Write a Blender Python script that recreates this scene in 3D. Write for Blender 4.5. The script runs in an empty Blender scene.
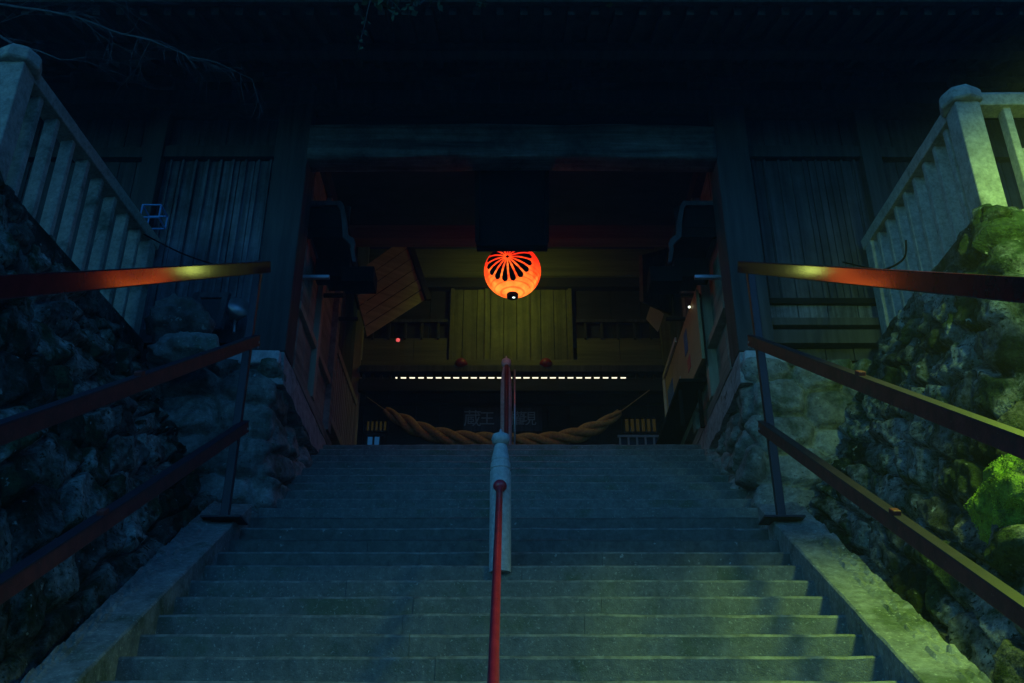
import bpy, math, random
import numpy as np
from mathutils import Vector, Matrix, noise
random.seed(7); np.random.seed(7)
R = math.radians
S = bpy.context.scene
C = S.collection

# ------------------------------------------------------------------ camera
PITCH = R(27.15); FPX = 995.56; CX, CY = 511.0, 341.5
cam_d = bpy.data.cameras.new('camera'); cam_d.lens = 35; cam_d.sensor_width = 36
cam_d.clip_end = 2000; cam_d.clip_start = 0.05
cam = bpy.data.objects.new('camera', cam_d); C.objects.link(cam)
cam.rotation_euler = (R(90) + PITCH, 0, 0); S.camera = cam
# ------------------------------------------------------------------ world: last blue of dusk
W = bpy.data.worlds.new('World'); S.world = W; W.use_nodes = True
nt = W.node_tree; bg = nt.nodes['Background']
sky = nt.nodes.new('ShaderNodeTexSky'); sky.sky_type = 'NISHITA'; sky.sun_disc = False
sky.sun_elevation = R(9); sky.sun_rotation = R(215)
mx = nt.nodes.new('ShaderNodeMix'); mx.data_type = 'RGBA'; mx.blend_type = 'MULTIPLY'
mx.inputs['Factor'].default_value = 1; mx.inputs[7].default_value = (0.045, 0.31, 0.90, 1)
nt.links.new(sky.outputs[0], mx.inputs[6]); nt.links.new(mx.outputs[2], bg.inputs[0])
bg.inputs[1].default_value = 0.15
# faint low afterglow: one weak wide sun from behind the camera
sd = bpy.data.lights.new('sun', 'SUN'); sd.energy = 0.17; sd.angle = R(12); sd.color = (0.09, 0.42, 1.0)
so = bpy.data.objects.new('sun', sd); C.objects.link(so)
so.rotation_euler = (R(58), 0, R(24))
S.view_settings.view_transform = 'Standard'; S.view_settings.look = 'None'
S.view_settings.exposure = 0; S.view_settings.gamma = 1; S.view_settings.use_curve_mapping = False
S.cycles.use_denoising = True
S.cycles.max_bounces = 6; S.cycles.sample_clamp_indirect = 2.0

# ------------------------------------------------------------------ helpers
def P(px, py, Y):
    u = (px - CX) / FPX; v = (CY - py) / FPX
    s = Y / (math.cos(PITCH) - v * math.sin(PITCH))
    return Vector((u * s, Y, s * (math.sin(PITCH) + v * math.cos(PITCH))))

def nodes(name):
    m = bpy.data.materials.new(name); m.use_nodes = True
    n = m.node_tree.nodes; l = m.node_tree.links
    return m, n, l, n['Principled BSDF']

def mat(name, c1, c2, scale=(4, 4, 4), rough=0.8, bump=0.3, detail=8, metallic=0, fine=60, c3=None, c3t=0.6, spec=0.5, bdist=0.01, stones=None, dirt=None, speck=None):
    """two colours mixed by a stretched noise, a third in patches, and bump"""
    m, n, l, b = nodes(name)
    geo = n.new('ShaderNodeNewGeometry')
    mp = n.new('ShaderNodeMapping'); mp.inputs['Scale'].default_value = scale
    l.new(geo.outputs['Position'], mp.inputs[0])
    t = n.new('ShaderNodeTexNoise'); t.inputs['Scale'].default_value = 1; t.inputs['Detail'].default_value = detail
    t.inputs['Roughness'].default_value = 0.65
    l.new(mp.outputs[0], t.inputs[0])
    r = n.new('ShaderNodeValToRGB'); r.color_ramp.elements[0].position = 0.33; r.color_ramp.elements[1].position = 0.68
    r.color_ramp.elements[0].color = (*c1, 1); r.color_ramp.elements[1].color = (*c2, 1)
    l.new(t.outputs[0], r.inputs[0])
    col = r.outputs[0]
    if c3 is not None:
        t3 = n.new('ShaderNodeTexNoise'); t3.inputs['Scale'].default_value = 1.7; t3.inputs['Detail'].default_value = 9
        t3.inputs['Roughness'].default_value = 0.7
        l.new(geo.outputs['Position'], t3.inputs[0])
        r3 = n.new('ShaderNodeValToRGB'); r3.color_ramp.elements[0].position = c3t - 0.06; r3.color_ramp.elements[1].position = c3t + 0.06
        l.new(t3.outputs[0], r3.inputs[0])
        m3 = n.new('ShaderNodeMix'); m3.data_type = 'RGBA'; m3.inputs[7].default_value = (*c3, 1)
        l.new(r3.outputs[0], m3.inputs[0]); l.new(col, m3.inputs[6]); col = m3.outputs[2]
    if stones:
        at = n.new('ShaderNodeAttribute'); at.attribute_name = 'stone'
        mr = n.new('ShaderNodeMapRange'); mr.inputs[3].default_value = stones[0]; mr.inputs[4].default_value = stones[1]
        l.new(at.outputs['Fac'], mr.inputs[0])
        mm = n.new('ShaderNodeVectorMath'); mm.operation = 'SCALE'
        l.new(col, mm.inputs[0]); l.new(mr.outputs[0], mm.inputs['Scale']); col = mm.outputs[0]
    if dirt:
        td = n.new('ShaderNodeTexNoise'); td.inputs['Scale'].default_value = dirt[0]; td.inputs['Detail'].default_value = 12
        td.inputs['Roughness'].default_value = 0.75
        l.new(geo.outputs['Position'], td.inputs[0])
        mr = n.new('ShaderNodeMapRange'); mr.inputs[1].default_value = 0.35; mr.inputs[2].default_value = 0.65
        mr.inputs[3].default_value = dirt[1]; mr.inputs[4].default_value = dirt[2]
        l.new(td.outputs[0], mr.inputs[0])
        mm = n.new('ShaderNodeVectorMath'); mm.operation = 'SCALE'
        l.new(col, mm.inputs[0]); l.new(mr.outputs[0], mm.inputs['Scale']); col = mm.outputs[0]
    if speck:
        for (sc_, thr, c_, wd) in speck:
            ts = n.new('ShaderNodeTexNoise'); ts.inputs['Scale'].default_value = sc_; ts.inputs['Detail'].default_value = 5
            ts.inputs['Roughness'].default_value = 0.6; l.new(geo.outputs['Position'], ts.inputs[0])
            mr = n.new('ShaderNodeMapRange'); mr.inputs[1].default_value = thr; mr.inputs[2].default_value = thr + wd
            l.new(ts.outputs[0], mr.inputs[0])
            m3 = n.new('ShaderNodeMix'); m3.data_type = 'RGBA'; m3.inputs[7].default_value = (*c_, 1)
            l.new(mr.outputs[0], m3.inputs[0]); l.new(col, m3.inputs[6]); col = m3.outputs[2]
    l.new(col, b.inputs['Base Color'])
    b.inputs['Roughness'].default_value = rough; b.inputs['Metallic'].default_value = metallic
    b.inputs['Specular IOR Level'].default_value = spec
    if bump:
        t2 = n.new('ShaderNodeTexNoise'); t2.inputs['Scale'].default_value = fine; t2.inputs['Detail'].default_value = 6
        l.new(geo.outputs['Position'], t2.inputs[0])
        ad = n.new('ShaderNodeMath'); ad.operation = 'MULTIPLY_ADD'; ad.inputs[1].default_value = 0.35
        l.new(t2.outputs[0], ad.inputs[0]); l.new(t.outputs[0], ad.inputs[2])
        bp = n.new('ShaderNodeBump'); bp.inputs['Strength'].default_value = bump; bp.inputs['Distance'].default_value = bdist
        l.new(ad.outputs[0], bp.inputs['Height']); l.new(bp.outputs[0], b.inputs['Normal'])
    return m

def emis(name, col, strength):
    m, n, l, b = nodes(name)
    b.inputs['Base Color'].default_value = (*[min(1, c) * .1 for c in col], 1)
    b.inputs['Emission Color'].default_value = (*col, 1); b.inputs['Emission Strength'].default_value = strength
    return m

M = {}
M['step'] = mat('step_stone', (.125, .14, .13), (.20, .22, .20), (9, 9, 9), .72, .8, c3=(.10, .135, .09), c3t=.58, fine=110, dirt=(28, .72, 1.2), bdist=.012, speck=[(60, .60, (.38, .40, .37), .1), (34, .66, (.07, .085, .06), .08)])
M['dark_step'] = mat('dark_step_stone', (.06, .075, .065), (.13, .145, .13), (9, 9, 9), .5, .7, fine=110, dirt=(22, .6, 1.2), bdist=.012, speck=[(16, .66, (.34, .36, .33), .04)])  # darker, smoother stone for one band of steps partway up
M['plaster'] = mat('old_plaster', (.30, .31, .31), (.52, .53, .52), (6, 6, 6), .8, .6, fine=60, bdist=.02, dirt=(9, .45, 1.2), speck=[(9, .58, (.12, .12, .10), .08)])
M['worn'] = mat('worn_edge_stone', (.15, .17, .155), (.31, .33, .30), (9, 9, 9), .6, .5, fine=110, dirt=(16, .45, 1.25), bdist=.01)
M['kerb'] = mat('kerb_stone', (.16, .18, .17), (.33, .35, .32), (5, 5, 5), .8, .7, c3=(.09, .12, .07), c3t=.58, fine=70, bdist=.02, dirt=(18, .6, 1.25), speck=[(40, .60, (.42, .44, .38), .08)])
M['wall'] = mat('wall_stone', (.085, .092, .075), (.40, .40, .34), (7, 7, 3), .9, 1.0, c3=(.035, .055, .022), c3t=.50, fine=45, bdist=.05, stones=(.45, 1.6), spec=.15, dirt=(16, .4, 1.45), speck=[(7, .60, (.02, .032, .012), .08), (11, .66, (.42, .43, .37), .05), (30, .58, (.02, .035, .012), .06)])
M['plinth'] = mat('plinth_stone', (.13, .145, .13), (.40, .40, .36), (4, 4, 4), .8, .8, c3=(.06, .085, .05), c3t=.56, fine=45, bdist=.04, stones=(.6, 1.35), dirt=(14, .5, 1.35), speck=[(12, .64, (.40, .42, .38), .05), (26, .62, (.05, .065, .04), .06)])
M['tama'] = mat('granite', (.36, .34, .28), (.60, .56, .46), (9, 9, 9), .8, .6, c3=(.11, .13, .085), c3t=.60, fine=80, bdist=.012, dirt=(30, .65, 1.15))
M['earth'] = mat('earth', (.03, .035, .025), (.07, .07, .05), (3, 3, 3), .95, .6)
M['gravel'] = mat('gravel', (.08, .085, .08), (.17, .17, .16), (12, 12, 12), .9, .8)
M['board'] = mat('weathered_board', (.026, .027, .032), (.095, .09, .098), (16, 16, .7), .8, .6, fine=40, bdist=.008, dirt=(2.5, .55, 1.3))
M['board_lit'] = mat('blue_lit_board', (.03, .034, .042), (.22, .235, .27), (20, 20, .6), .65, .6, fine=40, bdist=.008, dirt=(2.2, .25, 1.5))  # paler, bluer copy of board: blue light on these boards put in the colour
M['pillar'] = mat('pillar_wood', (.022, .02, .02), (.07, .066, .064), (14, 14, .8), .7, .5, fine=40, bdist=.008)
M['beam'] = mat('old_beam', (.015, .015, .014), (.21, .205, .19), (.45, 9, 9), .55, 1.0, fine=30, bdist=.04, dirt=(2.0, .2, 1.5))
M['dark'] = mat('dark_wood', (.014, .013, .012), (.038, .035, .032), (1.2, 10, 10), .8, .4)
M['rafter'] = mat('rafter_wood', (.03, .03, .028), (.085, .08, .078), (10, 1.2, 10), .8, .4)
M['olive'] = mat('inner_board', (.10, .10, .045), (.21, .20, .085), (14, 14, .7), .75, .5, fine=40, dirt=(3, .6, 1.2))
M['oliveh'] = mat('inner_beam', (.09, .09, .04), (.19, .18, .075), (.8, 14, 14), .75, .5, fine=40)
M['brown'] = mat('side_frame_wood', (.10, .10, .085), (.36, .34, .28), (8, 1.2, 8), .7, .5, fine=40)
M['ema'] = mat('votive_board', (.26, .25, .10), (.50, .47, .20), (1.0, 1.0, 14), .7, .4, fine=40)
M['ply'] = mat('plywood', (.40, .30, .15), (.50, .38, .20), (4, 4, 4), .6, .1)
M['rope'] = mat('straw', (.34, .17, .05), (.66, .36, .13), (30, 30, 30), .8, .8, fine=140, bdist=.006)
M['black'] = mat('black_lacquer', (.006, .006, .006), (.014, .013, .012), (3, 3, 3), .9, .1, spec=.12)
M['bark'] = mat('bark', (.06, .055, .05), (.17, .16, .15), (8, 8, 3), .9, .6)
M['twig'] = mat('twig_bark', (.09, .09, .09), (.17, .17, .17), (8, 8, 8), .8, 0)
M['leaf'] = mat('leaf', (.04, .07, .03), (.08, .13, .05), (6, 6, 6), .5, 0)
M['moss'] = mat('bright_moss', (.16, .30, .02), (.46, .64, .07), (30, 30, 12), .9, 0, dirt=(7, .4, 1.3))
M['red'] = mat('red_paint', (.20, .02, .018), (.34, .035, .03), (9, 9, 9), .32, .12, c3=(.11, .03, .025), c3t=.62, fine=40, spec=.6)
M['rail'] = mat('dull_red_rail', (.12, .012, .014), (.22, .025, .025), (9, 9, 9), .11, .06, c3=(.04, .02, .02), c3t=.6, fine=14, spec=.6, bdist=.004)
M['lowrail'] = mat('chalky_red_rail', (.10, .022, .022), (.22, .042, .038), (9, 9, 9), .48, .3, c3=(.07, .035, .03), c3t=.6, fine=50, spec=.35, speck=[(45, .66, (.25, .16, .14), .05)])
M['post'] = mat('dull_post', (.018, .014, .024), (.04, .026, .042), (12, 12, 6), .4, .2, spec=.4)
M['pinkpipe'] = mat('glossy_red_pipe', (.42, .015, .04), (.62, .03, .06), (9, 9, 9), .3, .2, c3=(.16, .02, .03), c3t=.58, spec=.7)
M['bollard'] = mat('pale_granite', (.42, .44, .45), (.66, .68, .68), (30, 30, 30), .65, .4, c3=(.30, .33, .33), c3t=.62, fine=160, bdist=.004)
M['steel'] = mat('steel', (.35, .37, .4), (.5, .52, .55), (9, 9, 9), .4, .1, metallic=.7)
M['bluemetal'] = mat('blue_frame_metal', (.12, .35, .75), (.2, .45, .85), (9, 9, 9), .4, .1)
M['mossrock'] = mat('mossy_rock', (.10, .20, .015), (.34, .52, .05), (9, 9, 4), .95, 1.0, c3=(.07, .08, .06), c3t=.60, fine=90, bdist=.03, dirt=(22, .35, 1.4))
M['copper'] = mat('roof_sheet', (.02, .03, .035), (.05, .06, .07), (2, 9, 2), .6, .3)
M['lattice'] = mat('lattice_wood', (.28, .23, .16), (.46, .39, .28), (8, 8, 1), .7, .3, fine=40)
M['paper'] = mat('paper', (.5, .5, .45), (.62, .62, .56), (3, 3, 3), .8, 0)
M['glyph'] = mat('faded_paint', (.30, .33, .34), (.45, .48, .48), (30, 30, 30), .8, 0)
M['bluepaint'] = mat('blue_print', (.05, .12, .35), (.12, .25, .5), (9, 9, 9), .6, 0)
M['redprint'] = mat('red_print', (.5, .06, .05), (.6, .2, .15), (9, 9, 9), .6, 0)
M['glass'] = mat('dark_pane', (.04, .10, .16), (.07, .15, .22), (3, 3, 3), .15, 0)
M['slot'] = emis('tube_light', (1, .93, .66), 1.5)
M['lamphead'] = emis('lamp_glass', (.75, 1, .25), 8)
M['bulb'] = emis('bulb_glass', (.8, 1, .18), 10)
M['litslat'] = emis('lit_screen', (.30, .24, .06), .05)
M['bluewin'] = emis('lit_blue_window', (.04, .28, .75), .16)
M['pinklamp'] = emis('red_indicator', (1, .12, .12), .9)
M['whitelamp'] = emis('white_indicator', (.9, 1, .8), 2.0)

class MB:
    def __init__(s): s.v = []; s.f = []; s.sm = False; s.attr = None
    def quad_strip(s, rings, close=True, cap=True):
        n0 = len(s.v); n = len(rings[0])
        for r in rings: s.v += [tuple(p) for p in r]
        for i in range(len(rings) - 1):
            for j in range(n if close else n - 1):
                a = n0 + i * n + j; b = n0 + i * n + (j + 1) % n
                s.f.append((a, b, b + n, a + n))
        if cap and close:
            s.f.append(tuple(n0 + j for j in range(n))[::-1]); s.f.append(tuple(n0 + (len(rings) - 1) * n + j for j in range(n)))
    def hexa(s, c):      # 8 corners: bottom 4 ccw, top 4 ccw
        n = len(s.v); s.v += [tuple(p) for p in c]
        for q in ((3, 2, 1, 0), (4, 5, 6, 7), (0, 1, 5, 4), (1, 2, 6, 5), (2, 3, 7, 6), (3, 0, 4, 7)):
            s.f.append(tuple(n + i for i in q))
    def box(s, x0, x1, y0, y1, z0, z1, j=0):
        if x0 > x1: x0, x1 = x1, x0
        if y0 > y1: y0, y1 = y1, y0
        q = lambda: random.uniform(-j, j) if j else 0
        s.hexa([(x + q(), y + q(), z + q()) for z in (z0, z1) for x, y in ((x0, y0), (x1, y0), (x1, y1), (x0, y1))])
    def bar(s, a, b, w, h, up=Vector((0, 0, 1))):    # rectangular bar a->b, w sideways, h along up
        a = Vector(a); b = Vector(b); d = (b - a).normalized(); sd = d.cross(up).normalized(); uu = sd.cross(d).normalized()
        s.quad_strip([[p + sd * (w / 2 * i) + uu * (h / 2 * k) for i, k in ((-1, -1), (1, -1), (1, 1), (-1, 1))] for p in (a, b)])
    def tube(s, pts, r, n=10, cap=True):
        pts = [Vector(p) for p in pts]; rr = r if isinstance(r, (list, tuple)) else [r] * len(pts); rings = []
        ref = Vector((0, 0, 1)); d0 = (pts[-1] - pts[0]).normalized()
        if abs(d0.z) > .9: ref = Vector((1, 0, 0))
        for i, p in enumerate(pts):
            d = (pts[min(i + 1, len(pts) - 1)] - pts[max(i - 1, 0)]).normalized()
            a = d.cross(ref).normalized(); b = a.cross(d)
            rings.append([p + (a * math.cos(t) + b * math.sin(t)) * rr[i] for t in [2 * math.pi * k / n for k in range(n)]])
        s.quad_strip(rings, cap=cap)
    def lathe(s, prof, c=(0, 0, 0), n=24):
        c = Vector(c)
        s.quad_strip([[c + Vector((r * math.cos(t), r * math.sin(t), z)) for t in [2 * math.pi * k / n for k in range(n)]] for r, z in prof])
    def prism(s, poly, axis, a, b):   # 2D polygon extruded along an axis
        def mk(p, t):
            if axis == 'y': return (p[0], t, p[1])
            if axis == 'x': return (t, p[0], p[1])
            return (p[0], p[1], t)
        s.quad_strip([[mk(p, a) for p in poly], [mk(p, b) for p in poly]])
    def build(s, name, m, parent=None, loc=None, bevel=0, smooth=False, kind=None, label=None):
        me = bpy.data.meshes.new(name)
        ploc = parent.matrix_basis.translation.copy() if parent else Vector((0, 0, 0))
        if parent and parent.parent: ploc += parent.parent.matrix_basis.translation
        base = Vector(loc) if loc is not None else ploc
        me.from_pydata([(v[0] - base.x, v[1] - base.y, v[2] - base.z) for v in s.v], [], s.f)
        bm_fix(me)
        if s.attr is not None:
            a = me.attributes.new('stone', 'FLOAT', 'POINT'); a.data.foreach_set('value', np.array(s.attr, dtype=np.float32))
        me.materials.append(M[m] if isinstance(m, str) else m)
        if smooth: me.shade_smooth()
        o = bpy.data.objects.new(name, me); C.objects.link(o)
        if parent: o.parent = parent
        o.location = base - ploc
        if bevel:
            b = o.modifiers.new('bevel', 'BEVEL'); b.width = bevel; b.segments = 2; b.limit_method = 'ANGLE'; b.angle_limit = R(40)
        if kind: o['kind'] = kind
        if label: o['label'] = label
        return o

def bm_fix(me):
    if len(me.vertices) > 20000: return
    import bmesh
    b = bmesh.new(); b.from_mesh(me); bmesh.ops.recalc_face_normals(b, faces=b.faces); b.to_mesh(me); b.free()

def thing(name, label, cat, loc=(0, 0, 0), group=None):
    o = bpy.data.objects.new(name, None); C.objects.link(o); o.location = loc
    o['label'] = label; o['category'] = cat; o.empty_display_size = .2
    if group: o['group'] = group
    return o
def tag(o, label, cat, group=None):
    o['label'] = label; o['category'] = cat
    if group: o['group'] = group
    return o

def put(m_, name, mt, parent, **k): return m_.build(name, mt, parent, **k)
def boxp(name, mt, parent, x0, x1, y0, y1, z0, z1, bevel=.006, j=0, **k):
    m = MB(); m.box(x0, x1, y0, y1, z0, z1, j); return m.build(name, mt, parent, bevel=bevel, **k)
def dup(o, dloc, parent=None):
    c = o.copy(); C.objects.link(c); c.parent = parent or o.parent; c.location = o.location + Vector(dloc)
    return c

# ------------------------------------------------------------------ stair geometry
MS, D = 0.637, 2.81           # slope of the nosing line and its depth below the eye
TR, RI = 0.2825, 0.18
Y0 = (D - 1.5) / MS           # where the nosing line meets the ground (z=-1.5)
LAND = 4.43; TER = 4.52
def zs(Y): return MS * Y - D

# ground
m = MB(); m.box(-400, 400, -400, 400, -3, -1.5); m.build('ground', 'gravel', kind='structure')
# stairs: every step a row of slabs with joints
m = MB()
nst = 33; nose = []
for k in range(nst):
    z1 = -1.5 + RI * (k + 1) if k < nst - 1 else LAND
    z1 = min(z1, LAND)
    ys = Y0 + TR * (k + 1)
    ye = ys + TR + (.06 if k < nst - 1 else .3)
    joints = [-2.32]
    while joints[-1] < 2.32 - 1.6: joints.append(joints[-1] + random.uniform(1.1, 2.6))
    joints[-1] = 2.32
    for a, b in zip(joints[:-1], joints[1:]):
        dy = random.uniform(-.002, .002); dz = random.uniform(-.002, .001); sk = random.uniform(-.003, .003)
        nseg = max(2, int((b - a) / .12)); rings = []
        for i in range(nseg + 1):
            xx = a + .0012 + (b - a - .0024) * i / nseg
            w1 = noise.noise(Vector((xx * 3, k * 7.3, 0))) * .012 + noise.noise(Vector((xx * 14, k * 3.1, 5))) * .006
            w2 = noise.noise(Vector((xx * 4, k * 5.3, 9))) * .007
            yf = ys + dy + w1 + sk * (i / nseg - .5)
            zt = z1 + dz + w2
            ch = .017 + .010 * abs(noise.noise(Vector((xx * 9, k * 2.1, 3))))
            rings.append([(xx, yf, z1 - RI - .04), (xx, yf - .002, zt - ch), (xx, yf + ch * .35, zt - ch * .3), (xx, yf + ch, zt), (xx, ye, zt), (xx, ye, z1 - RI - .04)])
        m.quad_strip(rings)
        nose += [(1 if j in (1, 2) and k not in (20, 22) else (2 if 19 <= k <= 22 else 0)) for i in range(len(rings) - 1) for j in range(6)] + [0, 0]
so_ = m.build('stairs', 'step', kind='structure')
so_.data.materials.append(M['worn'])
so_.data.materials.append(M['dark_step'])
for f_, is_n in zip(so_.data.polygons, nose): f_.material_index = is_n
m = MB()
m.hexa([(-2.31, Y0 + .2, -1.6), (2.31, Y0 + .2, -1.6), (2.31, 11.4, -1.6), (-2.31, 11.4, -1.6),
        (-2.31, Y0 + .2, -1.55), (2.31, Y0 + .2, -1.55), (2.31, 11.4, LAND - .3), (-2.31, 11.4, LAND - .3)])
m.box(-2.31, 2.31, 11.5, 40, -1.5, LAND - .012)
m.box(-40, -2.62, 9.35, 40, -1.5, TER - .02); m.box(2.62, 40, 9.35, 40, -1.5, TER - .02)
m.box(-40, -4.25, 6.6, 9.36, -1.5, TER - .024); m.box(4.25, 40, 6.9, 9.36, -1.5, TER - .024)
m.build('terrace', 'earth', kind='structure')

# kerbs beside the stairs
def kerb(sx, w0, w1, w0b, w1b):
    m = MB(); N = 220; rings = []
    for i in range(N + 1):
        Y = Y0 - .25 + (8.55 - Y0 + .25) * i / N
        f = (8.62 - Y) / 6
        j = abs((i * .31) % 1.0 - .5) < .03
        f = min(1, max(0, (8.07 - Y) / 2.62))
        xi = w0 + (w0b - w0) * f; xo = w1 + (w1b - w1) * f
        z = zs(Y) + .12
        n1 = noise.noise(Vector((Y * 3, sx * 9, 0))) * .02 + noise.noise(Vector((Y * 15, sx * 5, 2))) * .008
        n2 = noise.noise(Vector((Y * 4, sx * 3, 7))) * .02 + noise.noise(Vector((Y * 18, sx * 5, 4))) * .01
        dz = noise.noise(Vector((Y * 6, sx, 1))) * .008
        rings.append([(sx * (xi + n1 * .4), Y, z - .45), (sx * (xi + n1 * .4), Y, z - .012), (sx * (xi + .012 + n1 * .4), Y, z + dz),
                      (sx * (xi + .19 + n2 * .5), Y, z + dz + .002)] + [(sx * (xi + .21 + (xo - xi - .21) * q + n2 * (.3 + .7 * q)), Y, z + .012 + .03 * noise.noise(Vector((Y * 7, q * 5, sx * 3))) + .018 * noise.noise(Vector((Y * 25, q * 11, sx * 6))) + .012 * q) for q in (0, .2, .4, .6, .8, 1)] + [(sx * (xo + .12), Y, z - .2), (sx * (xo + .12), Y, z - .6)])
    m.quad_strip(rings)
    o = m.build('kerb', 'kerb', kind='structure')
kerb(-1, 2.31, 2.66, 2.29, 2.56); kerb(1, 2.18, 2.54, 2.15, 2.50)

# ------------------------------------------------------------------ rough stone walls
def voro(U, V, seeds, sxy):
    """distance to nearest and second nearest seed + id (local search, chunks)"""
    f1 = np.full(U.shape, 1e9); f2 = np.full(U.shape, 1e9); idx = np.zeros(U.shape, int)
    for i, (a, b, wx) in enumerate(seeds):
        mask = (np.abs(U - a) < 1.4) & (np.abs(V - b) < 1.0)
        d = np.hypot((U[mask] - a) / wx, (V[mask] - b))
        g1 = f1[mask]; g2 = f2[mask]; gi = idx[mask]
        c = d < g1
        g2 = np.where(c, g1, np.minimum(g2, d)); gi = np.where(c, i, gi); g1 = np.where(c, d, g1)
        f1[mask] = g1; f2[mask] = g2; idx[mask] = gi
    return f1, f2, idx
def stone_surface(m, rows, cell=(.55, .36), depth=.14, res=.028, seed=1, off=(0, 0)):
    """rows = function(s in 0..1, t in 0..1) -> point ; builds a displaced masonry sheet"""
    rs = np.random.RandomState(seed)
    f, L, H, sgn = rows
    nu = int(L / res); nv = int(H / res)
    su = np.linspace(0, 1, nu + 1); sv = np.linspace(0, 1, nv + 1)
    base = np.array([[f(a, b) for b in sv] for a in su])       # nu+1,nv+1,3
    U, V = np.meshgrid(su * L, sv * H, indexing='ij')
    seeds = []
    v = -.2; r = 0
    while v < H + .5:
        hgt = cell[1] * rs.uniform(.75, 1.3); u = -.4 + rs.uniform(0, .4)
        while u < L + .5:
            w = cell[0] * rs.uniform(.55, 1.5)
            seeds.append((u + w / 2, v + hgt / 2 + rs.uniform(-.1, .1), rs.uniform(1.0, 1.45))); u += w
        v += hgt
    wU = U.copy(); wV = V.copy()
    n1 = np.array([[noise.noise(Vector((u * 2.2 + seed, v * 2.2, 3))) for v in sv * H] for u in su * L])
    n2 = np.array([[noise.noise(Vector((u * 2.2 + seed, v * 2.2, 8))) for v in sv * H] for u in su * L])
    n3 = np.array([[noise.fractal(Vector((u * 5 + seed, v * 5, 1)), 1.0, 2.0, 4) for v in sv * H] for u in su * L])
    wU += n1 * .14; wV += n2 * .10
    n4 = np.array([[noise.noise(Vector((u * 3.1 + v * 1.2 + seed, v * 5.5, 21))) for v in sv * H] for u in su * L])
    n5 = np.array([[noise.ridged_multi_fractal(Vector((u * 6 + v * 1.5 + seed, v * 9, 31)), 1.0, 2.1, 4, 1.0, 2.0) - 1.0 for v in sv * H] for u in su * L])
    f1, f2, idx = voro(wU, wV, seeds, None)
    ns = len(seeds)
    bulge = rs.uniform(-.3, 1.0, ns); tx = rs.uniform(-.5, .5, ns); ty = rs.uniform(-.6, .35, ns); col = rs.rand(ns)
    sa = np.array([s_[0] for s_ in seeds]); sb = np.array([s_[1] for s_ in seeds])
    e = np.clip((f2 - f1) / .11, 0, 1); e = e * e * (3 - 2 * e); e = e ** .5
    h = e * depth + e * (bulge[idx] * depth * .45 + tx[idx] * (wU - sa[idx]) * .42 + ty[idx] * (wV - sb[idx]) * .42) + n3 * .020 * (0.4 + e) - np.abs(n4) * .04 * e + n5 * .011 * e
    du = np.gradient(base, axis=0); dv = np.gradient(base, axis=1)
    nrm = np.cross(du, dv) * sgn; nrm /= np.linalg.norm(nrm, axis=2, keepdims=True) + 1e-9
    # soften the normal at corners
    for _ in range(4):
        nrm[1:-1] = (nrm[:-2] + nrm[1:-1] + nrm[2:]) / 3
    nrm /= np.linalg.norm(nrm, axis=2, keepdims=True) + 1e-9
    pos = base + nrm * h[..., None]
    n0 = len(m.v); m.v += [tuple(p) for p in pos.reshape(-1, 3)]
    if m.attr is None: m.attr = []
    m.attr += list(col[idx].reshape(-1))
    k = nv + 1
    for i in range(nu):
        for j in range(nv):
            a = n0 + i * k + j; q = (a, a + 1, a + k + 1, a + k)
            m.f.append(q if sgn > 0 else q[::-1])
def lerp(a, b, t): return tuple(x + (y - x) * t for x, y in zip(a, b))
def retaining(side, label):
    sx = side
    root = thing('retaining_wall', label, 'stone wall', (sx * 4.2, 7, zs(7)))
    if side < 0: T = (sx * 4.12, 6.25, 4.62); FT = (sx * 3.98, 9.0, 4.55)
    else: T = (sx * 3.98, 6.75, 4.62); FT = (sx * 3.88, 9.0, 4.55)
    B = (sx * 2.66, 5.3, .25); FB = (sx * 2.78, 9.0, 2.75)
    OB = (sx * 9, 5.3, .25); OT = (sx * 9, T[1], 4.62)
    L1, L2 = 4.4, 5.0; Lt = L1 + L2
    def f(s, t):
        d = s * Lt
        if d < L1: return lerp(lerp(FB, B, d / L1), lerp(FT, T, d / L1), t)
        return lerp(lerp(B, OB, (d - L1) / L2), lerp(T, OT, (d - L1) / L2), t)
    m = MB(); stone_surface(m, (f, Lt, 4.3, 1 if side > 0 else -1), seed=3 + side, cell=(.56, .38), depth=.115)
    m.build('masonry', 'wall', root, smooth=True)
    m = MB()
    x0, x1 = sx * 2.95, sx * 9
    m.box(x0, x1, 5.42, 9.0, -1.5, .3)
    # earth strip behind the crest
    a, b = sorted((sx * 4.05, sx * 9)); m.box(a, b, T[1] + .05, 9.34, 4.2, 4.60)
    m.build('rubble_fill', 'wall', root)
    import bmesh
    m = MB(); rs = random.Random(40 + side)
    line = [Vector(FT).lerp(Vector(T), i / 16) for i in range(17)] + [Vector(T).lerp(Vector(OT), i / 14) for i in range(1, 9)]
    m.attr = []
    for i, p_ in enumerate(line):
        for q in range(2):
            b = bmesh.new(); bmesh.ops.create_icosphere(b, subdivisions=3, radius=1)
            sz = Vector((rs.uniform(.07, .12), rs.uniform(.12, .24), rs.uniform(.06, .12))); c = p_ + Vector((-sx * rs.uniform(.0, .10), -rs.uniform(-.05, .08) - (.05 if i > 15 else 0), rs.uniform(-.16, .07) - q * .12))
            n0 = len(m.v); cv = rs.random()
            for v in b.verts:
                k = 1 + .38 * noise.fractal(v.co * 1.2 + Vector((i * 3.1, q * 7, side)), 1, 2, 4)
                m.v.append((c.x + v.co.x * sz.x * k, c.y + v.co.y * sz.y * k, c.z + v.co.z * sz.z * k)); m.attr.append(cv)
            for f_ in b.faces: m.f.append(tuple(n0 + v.index for v in f_.verts))
            b.free()
    m.build('crest_rubble', 'wall', root, smooth=True)
    return root
retaining(-1, 'mossy rubble stone wall rising on the left of the stairs')
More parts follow.
